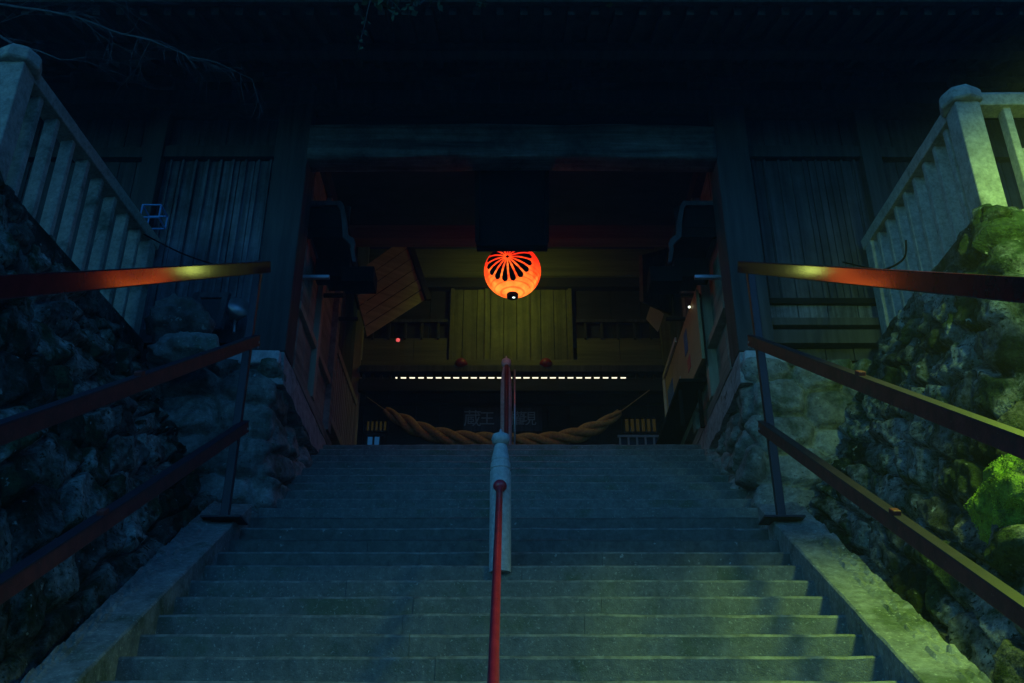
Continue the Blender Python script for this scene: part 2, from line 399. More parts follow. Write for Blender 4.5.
retaining(1, 'mossy rubble stone wall rising on the right of the stairs, green where lit')

def plinth(side, label):
    sx = side
    root = thing('stone_plinth', label, 'stone base', (sx * 3, 9, zs(9)))
    ci = sx * 2.36
    FB = (ci, 13.0, 3.9); B = (ci - sx * .02, 8.98, 2.6); OB = (sx * 4.1, 8.98, 2.6)
    FT = (ci + sx * .08, 13.0, 4.42); T = (ci + sx * .10, 9.06, 4.38); OT = (sx * 4.1, 9.06, 4.38)
    L1, L2 = 4.0, 1.8
    def f(s, t):
        d = s * (L1 + L2)
        if d < L1: return lerp(lerp(FB, B, d / L1), lerp(FT, T, d / L1), t)
        return lerp(lerp(B, OB, (d - L1) / L2), lerp(T, OT, (d - L1) / L2), t)
    m = MB(); stone_surface(m, (f, L1 + L2, 1.9, 1 if side > 0 else -1), seed=11 + side, cell=(.52, .40), depth=.11)
    m.build('masonry', 'plinth', root, smooth=True)
    m = MB(); m.box(sx * 2.46, sx * 3.2, 9.12, 9.4, 2.6, 4.40); m.build('core', 'earth', root)
    m = MB(); m.box(sx * 2.34, sx * 2.86, 8.96, 9.5, 4.35, 4.5, .01); m.build('cap_stone', 'bollard', root, bevel=.02)
    m = MB(); m.box(sx * 2.40, sx * 2.9, 9.51, 13.7, 4.36, 4.5, .006); m.build('sill_stone', 'kerb', root, bevel=.02)
    m = MB(); N_ = 40; rings = []
    for i in range(N_ + 1):
        Y = 9.04 + 4.2 * i / N_; zb_ = 4.17 + .07 * noise.noise(Vector((Y * 2.3, sx * 4, 0))) + .03 * noise.noise(Vector((Y * 9, sx, 0))); w_ = noise.noise(Vector((Y * 3, 5, sx))) * .015
        rings.append([(sx * (2.285 + w_), Y, zb_), (sx * (2.31 + w_), Y, 4.517), (sx * 2.45, Y, 4.517), (sx * 2.45, Y, zb_)])
    m.quad_strip(rings); m.build('plaster_edge', 'plaster', root)
plinth(-1, 'stone base under the left gate pillar, built of big pale blocks')
plinth(1, 'stone base under the right gate pillar, behind the right handrail post')

# ------------------------------------------------------------------ stone balustrades on the terrace
def balustrade(side, corner, far, label, ztop=5.95):
    sx = side; c = Vector((corner[0], corner[1], 0)); f = Vector((far[0], far[1], 0))
    root = thing('stone_balustrade', label, 'balustrade', (c.x, c.y, 4.6), 'granite balustrades on the stone walls')
    # corner post with a stout chamfered cap
    def post(p, w, zb, zt, name):
        m = MB()
        m.lathe([(w * .707, 0), (w * .707, zt - zb - .04), (w * .62, zt - zb)], (0, 0, 0), 4)
        m.v = [(x * math.cos(R(45)) - y * math.sin(R(45)) + p.x, x * math.sin(R(45)) + y * math.cos(R(45)) + p.y, z + zb) for x, y, z in m.v]
        return m.build(name, 'tama', root, bevel=.012)
    cp = post(c, .215, 4.5, ztop - .12, 'corner_post')
    m = MB()
    m.lathe([(.17, 0), (.185, .02), (.185, .10), (.15, .155), (.08, .175)], (0, 0, 0), 8)
    m.v = [(x + c.x, y + c.y, z + ztop - .14) for x, y, z in m.v]
    m.build('post_cap', 'tama', root, bevel=.01)
    post(f, .17, 3.9 if side < 0 else 4.4, ztop - .12, 'end_post')
    # cap rails
    def rail(a, b, name='cap_rail'):
        m = MB(); d = (b - a).normalized(); s_ = Vector((-d.y, d.x, 0)); L = (b - a).length; n = int(L / .15); rings = []
        for i in range(n + 1):
            p = a + (b - a) * i / n
            q = noise.noise(p * 4) * .008
            rings.append([p + s_ * u + Vector((0, 0, ztop + h + q)) for u, h in ((-.09, -.17), (.09, -.17), (.105, -.06), (.06, -.005), (-.06, -.005), (-.105, -.06))])
        m.quad_strip(rings); m.build(name, 'tama', root, bevel=.008)
    d = (f - c).normalized()
    rail(c + d * .12, f + d * .12)
    out = Vector((sx, 0, 0)); rail(c + out * .11, c + out * 4.2)
    # balusters
    bm_ = MB(); w = .105
    rr = [(w * .707, 0), (w * .707, 1.22), (w * .5, 1.26)]
    bm_.lathe([(r, z) for r, z in rr], (0, 0, 0), 4)
    bm_.v = [((x * .7071 - y * .7071) * .62, (x * .7071 + y * .7071) * 1.1, z) for x, y, z in bm_.v]
    proto = None
    def balus(p, dirn):
        nonlocal proto
        rz = math.atan2(dirn.y, dirn.x)
        if proto is None:
            proto = bm_.build('baluster', 'tama', root, loc=None, bevel=.01)
            # vertices are already local; put the object where it stands
            me = proto.data; rl = root.location
            for v in me.vertices: v.co = v.co + rl
            o = proto
        else:
            o = proto.copy(); C.objects.link(o); o.parent = root
        o.location = Vector((p.x, p.y, ztop - 1.40)) - root.location
        o.rotation_euler.z = rz + random.uniform(-.04, .04)
        # little broken tenon on the side of the stone
        lm = MB(); q = p + dirn * (w / 2 + .012) + Vector((0, -.0, ztop - .62 + random.uniform(-.04, .04)))
        lm.box(q.x - .022, q.x + .022, q.y - .02, q.y + .02, q.z - .035, q.z + .035, .008)
        lm.build('tenon', 'tama', root, bevel=.006)
    n = 8; L = (f - c).length
    for i in range(n): balus(c + d * (L * (i + 1) / (n + 1) + .03), d)
    for i in range(10): balus(c + out * (.34 * (i + 1) + .02), out)
    # base kerb stone
    m = MB(); a = c - d * .18; s_ = Vector((-d.y, d.x, 0)) * .15
    m.quad_strip([[p + s_ * i + Vector((0, 0, z)) for i, z in ((-1, 4.45), (1, 4.45), (1, 4.66), (-1, 4.66))] for p in (a, f + d * .1)])
    m.quad_strip([[p + Vector((0, i * .15, z)) for i, z in ((-1, 4.45), (1, 4.45), (1, 4.656), (-1, 4.656))] for p in (c + out * .16, c + out * 4.3)])
    m.build('base_stone', 'wall', root, bevel=.02)
    return root
cL = P(20, 50, 6.36); fL = P(160, 240, 9.3)
cR = P(958, 97, 6.85); fR = P(862, 240, 9.3)
balustrade(-1, (cL.x + .02, cL.y), (fL.x - .03, 9.0), 'granite balustrade on the left wall top, lit pale blue')
balustrade(1, (cR.x, cR.y), (fR.x, 9.0), 'granite balustrade on the right wall top, tinted green')

# ------------------------------------------------------------------ red side handrails
def side_rail(side, x, label):
    Yp = 8.07; sx = side; zb = zs(Yp) + .12
    root = thing('side_handrail', label, 'handrail', (x, Yp, zb), 'red steel handrails beside the stairs')
    def post(Y, name='post'):
        zz = zs(Y) + .125
        m = MB(); m.bar((x, Y, zz), (x, Y, zz + 2.53), .07, .07, Vector((0, 1, 0))); m.build(name, 'post', root, bevel=.006)
        m = MB(); m.box(x - .17, x + .17, Y - .12, Y + .12, zz - .0, zz + .018)
        m.build('base_plate', 'post', root, bevel=.003)
    post(Yp)
    Yn = 2.2
    post(Yn)
    for k, h in enumerate((.84, 1.69, 2.48)):
        m = MB(); yy = Yp + (.06 if k < 2 else .10)
        a = Vector((x - sx * .065, yy, zs(yy) + .12 + h)); b = Vector((x - sx * .065, 1.2, zs(1.2) + .12 + h))
        w = .10 if k < 2 else .112
        m.bar(a, b, .045, w); m.build('rail', 'rail' if k == 2 else 'lowrail', root, bevel=.008)
        if k < 2:   # folded upper lip of the flat rail
            m = MB(); q = Vector((sx * .012, 0, w / 2 + .004)); m.bar(a + q, b + q, .07, .010); m.build('rail_lip', 'post', root)
            for zo in (-.025, .025):
                bb = MB(); bb.tube([(x - sx * .095, Yp + .02, zs(Yp) + .125 + h + zo - .03), (x - sx * .08, Yp + .02, zs(Yp) + .125 + h + zo - .03)], .011, 6); bb.build('bolt', 'steel', root)
            Yc = 5.5 + k * .15
            c0 = Vector((x - sx * .065, Yc, zs(Yc) + .12 + h)); dn = Vector((0, 1, MS)).normalized()
            m = MB(); uz = Vector((0, 0, w / 2 + .022)); m.bar(c0 - dn * .035 + uz, c0 + dn * .035 + uz, .05, .035); m.build('rail_clip', 'lowrail', root, bevel=.006)
    return root
side_rail(-1, -2.40, 'three-bar dull red handrail along the left side of the stairs')
side_rail(1, 2.25, 'three-bar dull red handrail along the right side of the stairs')

# ------------------------------------------------------------------ centre bollards and pipes
def bollard(x, Y, zb, h, r, label):
    root = thing('stone_bollard', label, 'bollard', (x, Y, zb), 'granite bollards holding the centre handrail')
    m = MB(); H = h
    m.lathe([(r, 0), (r, H * .70), (r * .98, H * .712), (r * .90, H * .716), (r * .90, H * .728), (r * .97, H * .732), (r * .93, H * .775), (r * .84, H * .779), (r * .84, H * .79),
             (r * .88, H * .795), (r * .72, H * .86), (r * .60, H * .905), (r * .45, H * .915)], (x, Y, zb), 28)
    m.build('shaft', 'bollard', root, bevel=0, smooth=False)
    m = MB(); m.lathe([(r * .42, H * .91), (r * .78, H * .925), (r * .90, H * .955), (r * .80, H * .985), (r * .40, H), (r * .16, H * 1.005), (r * .10, H * 1.03)], (x, Y, zb), 24)
    m.build('cap_knob', 'bollard', root, smooth=True)
    return root
Yb = 7.43
bollard(-.09, Yb, zs(Yb) - .06, 1.12, .083, 'pale round granite bollard with a knob standing mid stairs')
bollard(-.075, 11.75, LAND - .02, 1.36, .075, 'darker granite bollard on the top landing behind the mid-stair one')
p = thing('centre_handrail', 'glossy crimson pipe handrail running down the middle of the stairs', 'handrail', (-.09, Yb - .1, zs(Yb)))
m = MB(); a = P(499, 486, Yb - .10)
pts = [a + Vector((0, .0, 0))]
for i in range(24):
    Y = Yb - .12 - i * .25; pts.append(Vector((-.095 + .004 * i * .3, Y, a.z - (a.y - Y) * MS - .01)))
m.tube(pts, .025, 14); m.build('pipe', 'pinkpipe', p, smooth=True)
m = MB(); m.lathe([(.001, -.052), (.03, -.043), (.05, -.02), (.054, 0), (.05, .02), (.03, .043), (.001, .052)], (a.x, a.y, a.z), 18)
m.build('end_knob', 'pinkpipe', p, smooth=True)
for Y in (4.6, 2.3):
    z = a.z - (a.y - Y) * MS; m = MB(); m.tube([(-.08, Y, zs(Y) - .1), (-.08, Y, z)], .024, 12); m.build('support_post', 'pinkpipe', p, smooth=True)
p = thing('landing_handrail', 'dark red pipe on the landing bollard with a pale upright beside it', 'handrail', (-.07, 11.6, LAND))
m = MB(); m.tube([(-.07, 11.64, 5.62), (-.07, 11.62, 5.45), (-.07, 11.5, 4.5), (-.07, 11.46, 4.36)], .028, 12); m.build('pipe', 'lowrail', p, smooth=True)
m = MB(); m.tube([(.035, 11.62, 4.38), (.035, 11.62, 5.55)], .014, 10); m.build('upright', 'steel', p, smooth=True)

# ------------------------------------------------------------------ the gate
G = thing('shrine_gate', 'dark weathered wooden shrine gate over the top of the stairs', 'gate', (0, 9.2, TER))
def planks(name, mt, x0, x1, y, z0, z1, w=.16, t=.03, parent=None, axis='x'):
    m = MB(); x = x0
    while x < x1 - .01:
        xe = min(x + w * random.uniform(.85, 1.15), x1)
        if x1 - xe < .05: xe = x1
        dy = random.uniform(0, .012); g = .004
        if axis == 'x': m.box(x + g, xe - g, y + dy, y + dy + t, z0, z1)
        else: m.box(y + dy, y + dy + t, x + g, xe - g, z0, z1)
        x = xe
    return m.build(name, mt, parent or G, bevel=.004)
for sx in (-1, 1):
    mt = 'pillar'
    xi = 2.30; 
    boxp('pillar', mt, G, sx * xi, sx * 2.68, 9.02, 9.42, TER, 8.4, .012)
    boxp('pillar', 'pillar', G, sx * 3.98, sx * 4.2, 9.1, 9.35, TER, 8.4, .01)
    boxp('pillar', 'pillar', G, sx * 7.2, sx * 7.45, 9.1, 9.35, TER, 8.4, .01)
    a, b = sorted((sx * 2.68, sx * 3.98))
    zb_ = 4.82 if sx < 0 else 5.22
    planks('board_wall', 'board_lit' if sx < 0 else 'board', a, b, 9.22, zb_, 7.06, .17)
    # battens over the joints
    for i in range(9):
        x = a + (b - a) * (i + .5) / 9 + random.uniform(-.01, .01)
        boxp('batten', 'board_lit' if sx < 0 else 'board', G, x - .014, x + .014, 9.195, 9.219, zb_, 7.06, .003)
    boxp('wall_rail', 'pillar', G, sx * 2.68, sx * 3.98, 9.14, 9.30, 7.06, 7.22)
    boxp('wall_rail', 'pillar', G, sx * 2.68, sx * 3.98, 9.12, 9.32, 4.66, 4.82)
    planks('lower_boards', 'board', a, b, 9.24, TER, 4.66, .3)
    if sx > 0:
        boxp('wall_rail', 'black', G, 2.68, 3.98, 9.16, 9.30, 5.15, 5.22)  # black strip standing for the dark gap under the board wall
        planks('panel_boards', 'board_lit', 2.7, 3.96, 9.2, 4.95, 5.15, .32)
        boxp('wall_rail', 'pillar', G, 2.68, 3.98, 9.10, 9.28, 4.86, 4.95)
    planks('upper_boards', 'board', a, b, 9.25, 7.22, 7.68, .3)
    a, b = sorted((sx * 4.2, sx * 7.2))
    planks('board_wall', 'board', a, b, 9.24, 4.7, 7.68, .2)
    boxp('wall_rail', 'pillar', G, sx * 4.2, sx * 7.2, 9.15, 9.30, 7.06, 7.2)
    # passage side walls
    X = sx * 2.30; q = lambda t: X + sx * t
    boxp('sill_beam', 'brown', G, q(.0), q(.16), 9.45, 13.6, TER, 4.64)
    boxp('side_post', 'lattice', G, q(-.02), q(.14), 10.42, 10.56, 4.64, 7.4)
    boxp('side_post', 'brown', G, q(-.03), q(.14), 11.42, 11.6, 4.64, 7.9)
    boxp('side_post', 'olive' if sx > 0 else 'lattice', G, q(-.04), q(.14), 13.36, 13.56, LAND, 8.6)
    planks('side_boards', 'brown', 9.44, 10.42, q(.08), 4.64, 7.4, .2, axis='y')
    planks('side_boards', 'brown', 10.56, 11.42, q(.08), 4.64, 7.4, .22, axis='y')
    boxp('side_rail', 'lattice', G, q(-.01), q(.11), 9.44, 11.42, 5.25, 5.34)
    boxp('side_rail', 'lattice', G, q(-.03), q(.12), 11.6, 13.36, 5.80, 5.90)
    boxp('side_rail', 'lattice', G, q(-.03), q(.12), 11.6, 13.36, 4.80, 4.90)
    planks('side_boards', 'board', 11.6, 13.36, q(.1), 5.90, 7.9, .24, axis='y')
    boxp('side_beam', 'dark', G, q(-.02), q(.15), 9.42, 13.4, 7.4, 7.62)
    if sx < 0:
        for i in range(13):
            y = 11.68 + i * .132
            boxp('lattice_bar', 'lattice', G, q(-.01), q(.05), y, y + .05, 4.90, 5.80, .004)
        planks('side_boards', 'dark', 11.6, 13.36, q(.22), 4.64, 5.9, .24, axis='y')
    else:
        planks('side_boards', 'dark', 11.6, 13.36, q(.1), 4.64, 5.80, .24, axis='y')
    # small pent roofs over the passage walls
    m = MB(); yy = 9.44
    top = [(2.34, 6.66), (1.97, 6.66), (1.93, 6.60), (1.88, 6.40), (1.85, 6.20), (1.78, 6.14), (1.755, 6.08), (1.765, 6.0), (1.735, 5.84)]
    bot = [(1.775, 5.84), (1.81, 6.0), (1.81, 6.06), (1.84, 6.10), (1.91, 6.17), (1.935, 6.38), (1.97, 6.55), (2.0, 6.60), (2.34, 6.60)]
    m.prism([(sx * x, z) for x, z in top + bot], 'y', yy, yy + .05)
    m.build('carved_gable', 'board', G, bevel=.004)
    m = MB()
    m.prism([(sx * x, z - .012) for x, z in top[:4]] + [(sx * x, z - .03) for x, z in ((1.92, 6.36), (2.32, 6.36))], 'y', yy + .051, yy + 1.5)
    m.build('pent_roof', 'black', G)
    boxp('gable_shadow_board', 'black', G, sx * 1.86, sx * 2.32, yy + .06, yy + .09, 6.2, 6.62, 0)  # black sheet added so the gable's inside reads as shade
    boxp('bracket_block', 'black', G, sx * 1.60, sx * 1.97, 9.9, 10.2, 5.86, 6.06)
    boxp('bracket_arm', 'black', G, sx * 1.9, sx * 2.3, 9.95, 10.15, 5.95, 6.2)
    for (Y, z, L) in ((9.55, 5.70, .26), (10.45, 5.98, .26), (11.45, 6.2, .28)):
        m = MB(); m.box(q(.06), q(-L), Y, Y + .05, z, z + .035); pass
        m.build('iron_bracket', 'steel' if Y < 10 else 'dark', G)
# great lintel: a log slightly arched and split by long cracks
def log_beam(name, mt, x0, x1, yc, zc, ry, rz, arch=0.03, n=60, seed=0):
    m = MB(); rings = []
    for i in range(n + 1):
        t = i / n; x = x0 + (x1 - x0) * t; ring = []
        for k in range(20):
            a = 2 * math.pi * k / 20
            ca, sa = math.cos(a), math.sin(a)
            e = .32
            yy = ry * math.copysign(abs(ca) ** e, ca); zz = rz * math.copysign(abs(sa) ** e, sa)
            w = noise.fractal(Vector((x * .9 + seed, yy * 9, zz * 9)), 1, 2, 3) * .022
            ring.append((x, yc + yy * (1 + w * 3), zc + zz + w + arch * math.sin(math.pi * t)))
        rings.append(ring)
    m.quad_strip(rings); return m.build(name, mt, G, smooth=True)
log_beam('great_lintel', 'beam', -2.30, 2.30, 9.14, 7.16, .17, .235, .03)
boxp('frieze_board', 'dark', G, -2.3, 2.3, 9.2, 9.25, 7.42, 7.72)
boxp('tie_beam', 'pillar', G, -7.6, 7.6, 8.98, 9.36, 7.70, 7.90)
planks('upper_wall', 'dark', -7.5, 7.5, 9.25, 7.91, 8.9, .4)
# bracket sets on the tie beam
for x in (-7.2, -5.6, -4.1, -2.5, -.85, .85, 2.5, 4.1, 5.6, 7.2):
    m = MB()
    m.box(x - .16, x + .16, 8.94, 9.2, 7.905, 8.0); m.box(x - .42, x + .42, 8.98, 9.14, 8.002, 8.1)
    for dx in (-.34, 0, .34): m.box(x + dx - .08, x + dx + .08, 8.96, 9.16, 8.102, 8.17)
    m.build('bracket_set', 'rafter', G, bevel=.006)
boxp('eave_purlin', 'rafter', G, -7.8, 7.8, 8.98, 9.16, 8.172, 8.32)
boxp('eave_purlin', 'rafter', G, -7.9, 7.9, 8.22, 8.36, 7.78, 7.90)
# rafters, each its own part
ra = Vector((0, 7.42, 7.56)); rb = Vector((0, 9.3, 8.42))
m = MB(); m.bar(ra, rb, .075, .085); proto = m.build('rafter', 'rafter', G)
proto.location.x = -7.08
for i in range(1, 60):
    o = proto.copy(); C.objects.link(o); o.parent = G; o.location.x = -7.08 + .24 * i
m = MB(); up = Vector((0, .45, 1)).normalized()
m.hexa([(-7.4, 7.36, 7.575), (7.4, 7.36, 7.575), (7.4, 9.4, 8.515), (-7.4, 9.4, 8.515), (-7.4, 7.36, 7.61), (7.4, 7.36, 7.61), (7.4, 9.4, 8.55), (-7.4, 9.4, 8.55)])
m.build('eave_boarding', 'rafter', G)
boxp('fascia', 'pillar', G, -7.5, 7.5, 7.30, 7.355, 7.56, 7.68, .006)
m = MB()
front = [(7.22, 7.69), (8.2, 8.12), (9.4, 8.80), (10.4, 9.6), (11.3, 10.6)]
low = [(p_[0], p_[1] - .0) for p_ in front]
m.prism(front + [(12.2, 9.6), (13.2, 8.8), (14.4, 8.16), (15.3, 7.8), (15.3, 7.72), (14.4, 8.02), (13.2, 8.62), (12.2, 9.42), (11.3, 10.4), (10.4, 9.42), (9.41, 8.66), (8.2, 8.02), (7.22, 7.60 + .01)], 'x', -7.7, 7.7)
rf = m.build('roof', 'copper', G)
m = MB(); m.box(-7.8, 7.8, 11.1, 11.5, 10.56, 10.95); m.build('ridge', 'copper', rf, bevel=.03)
m = MB()
for sx in (-1, 1):
    m.prism([(9.3, 7.9), (13.5, 7.9), (13.5, 8.5), (12.2, 9.4), (11.3, 10.35), (10.4, 9.4), (9.3, 8.6)], 'x', sx * 7.2, sx * 7.25)
m.build('gable_wall', 'board', G)
for sx in (-1, 1):
    planks('rear_wall', 'dark', *sorted((sx * 2.34, sx * 7.3)), 13.45, TER, 8.5, .4)
    planks('end_wall', 'board', 9.3, 13.5, sx * 7.3, TER, 8.0, .3, axis='y')
# beams over the passage
boxp('cross_beam', 'oliveh', G, -2.3, 2.3, 11.5, 11.72, P(0, 238.5, 11.5).z, P(0, 238.5, 11.5).z + .22)
boxp('cross_beam', 'dark', G, -2.3, 2.3, 10.5, 10.68, 8.5, 8.72)
planks('ceiling', 'dark', -2.3, 2.3, 9.8, 8.9, 9.0, 1, 1.6)
# back of the gate over the rear opening
YB = 13.46
z_l0 = P(0, 374.5, 13.4).z; z_l1 = P(0, 368, 13.4).z
boxp('rear_lintel', 'board', G, -2.26, 2.26, 13.30, 13.5, z_l0, z_l1)
zt0 = P(0, 379.0, 13.34).z; zt1 = P(0, 375, 13.34).z
N = 38; pitch = 8.72 * 14.9 / FPX
for i in range(-N // 2, N // 2 + 1):
    x = i * pitch + .02
    if abs(x) > 2.2: continue
    boxp('dentil', 'dark', G, x - .018, x + .018, 13.34, 13.80, zt0 - .004, zt1 + .012, 0)
boxp('dentil_board', 'dark', G, -2.26, 2.26, 13.32, 13.40, zt0 - .20, zt0, .003)
# green centre panel and its frame
zc0, zc1 = P(0, 362, YB).z, P(0, 290, YB).z
planks('centre_panel', 'olive', -.93, .93, 13.44, zc0, zc1, .19, .03)
for x in (-.95, -.42, .22, .87):
    boxp('panel_batten', 'olive', G, x, x + .055, 13.405, 13.436, zc0, zc1, .004)
boxp('panel_rail', 'oliveh', G, -2.26, 2.26, 13.38, 13.46, z_l1 + .005, zc0, .005)
boxp('head_beam', 'dark', G, -2.26, 2.26, 13.36, 13.5, zc1 + .003, zc1 + .17)
boxp('head_board', 'oliveh', G, -2.26, 2.26, 13.4, 13.46, zc1 + .173, P(0, 236, 13.4).z, .006)
boxp('head_moulding', 'oliveh', G, -2.26, 2.26, 13.34, 13.398, P(0, 276, 13.36).z, P(0, 272.5, 13.36).z, .005)
planks('upper_back', 'dark', -2.3, 2.3, 13.48, P(0, 240, 13.4).z, 9.6, .4)
for s0, s1 in ((-2.26, -.98), (.98, 2.26)):
    planks('low_board', 'oliveh', s0, s1, 13.45, zc0, P(0, 338, 13.45).z, .7, .02)
    boxp('transom', 'board', G, s0, s1, 13.40, 13.46, P(0, 322, 13.4).z, P(0, 319, 13.4).z, .004)
    for i in range(5):
        x = s0 + .12 + i * .25
        boxp('transom_bar', 'board', G, x, x + .035, 13.42, 13.45, P(0, 338, 13.4).z, P(0, 322, 13.4).z, .003)
    planks('transom_back', 'dark', s0, s1, 13.49, P(0, 338, 13.4).z, zc1, .5, .02)
for px in (460, 545):
    c = P(px, 363, 13.3); m = MB(); m.lathe([(.05, 0), (.09, .03), (.10, .07), (.07, .12), (.03, .15)], (c.x, 13.33, c.z - .06), 12); m.build('red_boss', 'red', G, smooth=True)

# tube lamp hung behind the rear lintel
t = thing('tube_lamp', 'glowing white tube lamp seen through the slots under the rear lintel', 'lamp', (0, 13.95, zt0))
m = MB(); zt = (zt0 + zt1) / 2 * 13.95 / 13.34; m.tube([(-1.8, 13.95, zt + .02), (1.8, 13.95, zt + .02)], .045, 12); m.build('tube', 'slot', t, smooth=True)
m = MB(); m.box(-1.85, 1.85, 13.91, 13.99, zt + .068, zt + .12); m.box(-.02, .02, 13.56, 13.99, zt + .122, zt + .14); m.build('housing', 'dark', t, bevel=.004)

# ------------------------------------------------------------------ plaque, lantern, rope, boards
pz0, pz1 = P(0, 248, 9.5).z, 7.34
t = thing('hanging_plaque', 'dark wooden name plaque hanging under the great lintel, above the lantern', 'plaque', (0, 9.5, pz0))
m = MB(); m.hexa([(-.40, 9.50, pz0), (.40, 9.50, pz0), (.40, 9.58, pz0), (-.40, 9.58, pz0), (-.42, 9.40, pz1), (.42, 9.40, pz1), (.42, 9.48, pz1), (-.42, 9.48, pz1)]); m.build('panel', 'black', t, bevel=.008)
m = MB()
m.bar((-.40, 9.47, pz0 + .03), (.40, 9.47, pz0 + .03), .05, .06)
m.bar((-.385, 9.47, pz0 + .05), (-.405, 9.38, pz1), .05, .06); m.bar((.385, 9.47, pz0 + .05), (.405, 9.38, pz1), .05, .06)
m.build('frame', 'black', t, bevel=.006)

LC = P(511.5, 271.5, 10.6); LR = .35
t = thing('paper_lantern', 'round glowing orange paper lantern with a black flower crest, hung in the gateway', 'lantern', LC)
lm, n, l, b = nodes('lantern_paper')
tc = n.new('ShaderNodeTexCoord'); sp = n.new('ShaderNodeSeparateXYZ'); l.new(tc.outputs['Object'], sp.inputs[0])
rp = n.new('ShaderNodeValToRGB'); mr = n.new('ShaderNodeMapRange'); mr.inputs[1].default_value = -LR; mr.inputs[2].default_value = LR
l.new(sp.outputs['Z'], mr.inputs[0])
tn = n.new('ShaderNodeTexNoise'); tn.inputs['Scale'].default_value = 6; tn.inputs['Detail'].default_value = 4
l.new(tc.outputs['Object'], tn.inputs[0])
ma = n.new('ShaderNodeMath'); ma.operation = 'MULTIPLY_ADD'; ma.inputs[1].default_value = 1.0; l.new(tn.outputs[0], ma.inputs[0]); l.new(mr.outputs[0], ma.inputs[2])
ms = n.new('ShaderNodeMath'); ms.operation = 'SUBTRACT'; ms.inputs[1].default_value = .50; l.new(ma.outputs[0], ms.inputs[0])
l.new(ms.outputs[0], rp.inputs[0])
rz_ = n.new('ShaderNodeMath'); rz_.operation = 'MULTIPLY'; rz_.inputs[1].default_value = 2 * math.pi / .045; l.new(sp.outputs['Z'], rz_.inputs[0])
rs_ = n.new('ShaderNodeMath'); rs_.operation = 'SINE'; l.new(rz_.outputs[0], rs_.inputs[0])
rm_ = n.new('ShaderNodeMapRange'); rm_.inputs[1].default_value = .55; rm_.inputs[2].default_value = 1; rm_.inputs[3].default_value = 1.0; rm_.inputs[4].default_value = .45; l.new(rs_.outputs[0], rm_.inputs[0])
l.new(rm_.outputs[0], b.inputs['Emission Strength'])
cr = rp.color_ramp; cr.elements[0].position = .02; cr.elements[0].color = (2.4, .48, .06, 1)
cr.elements[1].position = 1; cr.elements[1].color = (1.1, .012, .006, 1)
e = cr.elements.new(.30); e.color = (1.9, .14, .014, 1); e = cr.elements.new(.6); e.color = (1.5, .04, .008, 1)
l.new(rp.outputs[0], b.inputs['Emission Color']); 
b.inputs['Base Color'].default_value = (.5, .15, .03, 1); b.inputs['Roughness'].default_value = .7
m = MB(); prof = []
for i in range(49):
    a = -R(80) + R(160) * i / 48
    rib = 1 + .010 * math.cos(i * math.pi)
    prof.append((LR * math.cos(a) * rib, LR * .95 * math.sin(a)))
m.lathe(prof, LC, 64); m.build('paper_shell', lm, t, smooth=True)
m = MB(); m.lathe([(.045, -.37), (.07, -.37), (.072, -.315), (.05, -.31)], LC, 20); m.build('bottom_ring', 'black', t, smooth=False)
m = MB(); m.lathe([(.001, -.372), (.018, -.372), (.018, -.352), (.001, -.352)], (LC.x + .015, LC.y, LC.z), 12); m.build('bottom_fitting', 'whitelamp', t)
m = MB(); m.lathe([(.08, .315), (.10, .315), (.10, .37), (.06, .38)], LC, 20); m.build('top_ring', 'black', t)
m = MB(); m.tube([LC + Vector((0, 0, .38)), (LC.x, LC.y, 8.5)], .008, 6); m.build('cord', 'black', t)
# crest: sixteen petals lying on the paper
az = R(-10); fwd = Vector((math.sin(az), -math.cos(az), 0)); rt = Vector((math.cos(az), math.sin(az), 0)); up = Vector((0, 0, 1))
def onsphere(a, phi, r): return LC + Vector((1, 1, .0)) * 0 + ((fwd * math.cos(a) + (rt * math.cos(phi) + up * math.sin(phi)) * math.sin(a)) * r)
m = MB(); A0, A1 = R(9), R(53)
for k in range(16):
    ph = 2 * math.pi * (k + .5) / 16; rings = []
    for i in range(15):
        tt = i / 14; a = A0 + (A1 - A0) * tt
        half = (math.pi / 16) * .74
        if tt > .82:
            q_ = (tt - .82) / .18; half *= math.sqrt(max(0, 1 - q_ * q_))
        half *= .45 + .55 * min(1, tt * 1.8)
        row = []
        for j in range(5):
            p_ = onsphere(a, ph + half * (j - 2) / 2, 1.0) - LC
            p_ = Vector((p_.x * LR * 1.018, p_.y * LR * 1.018, p_.z * LR * .965)); row.append(LC + p_)
        rings.append(row)
    m.quad_strip(rings, close=False)
row = [onsphere(R(3.2), 2 * math.pi * k / 10, 1.0) - LC for k in range(10)]
n0 = len(m.v); m.v += [tuple(LC + p_ * LR * 1.016) for p_ in row]; m.f.append(tuple(range(n0, n0 + 10)))
m.build('crest', 'black', t)

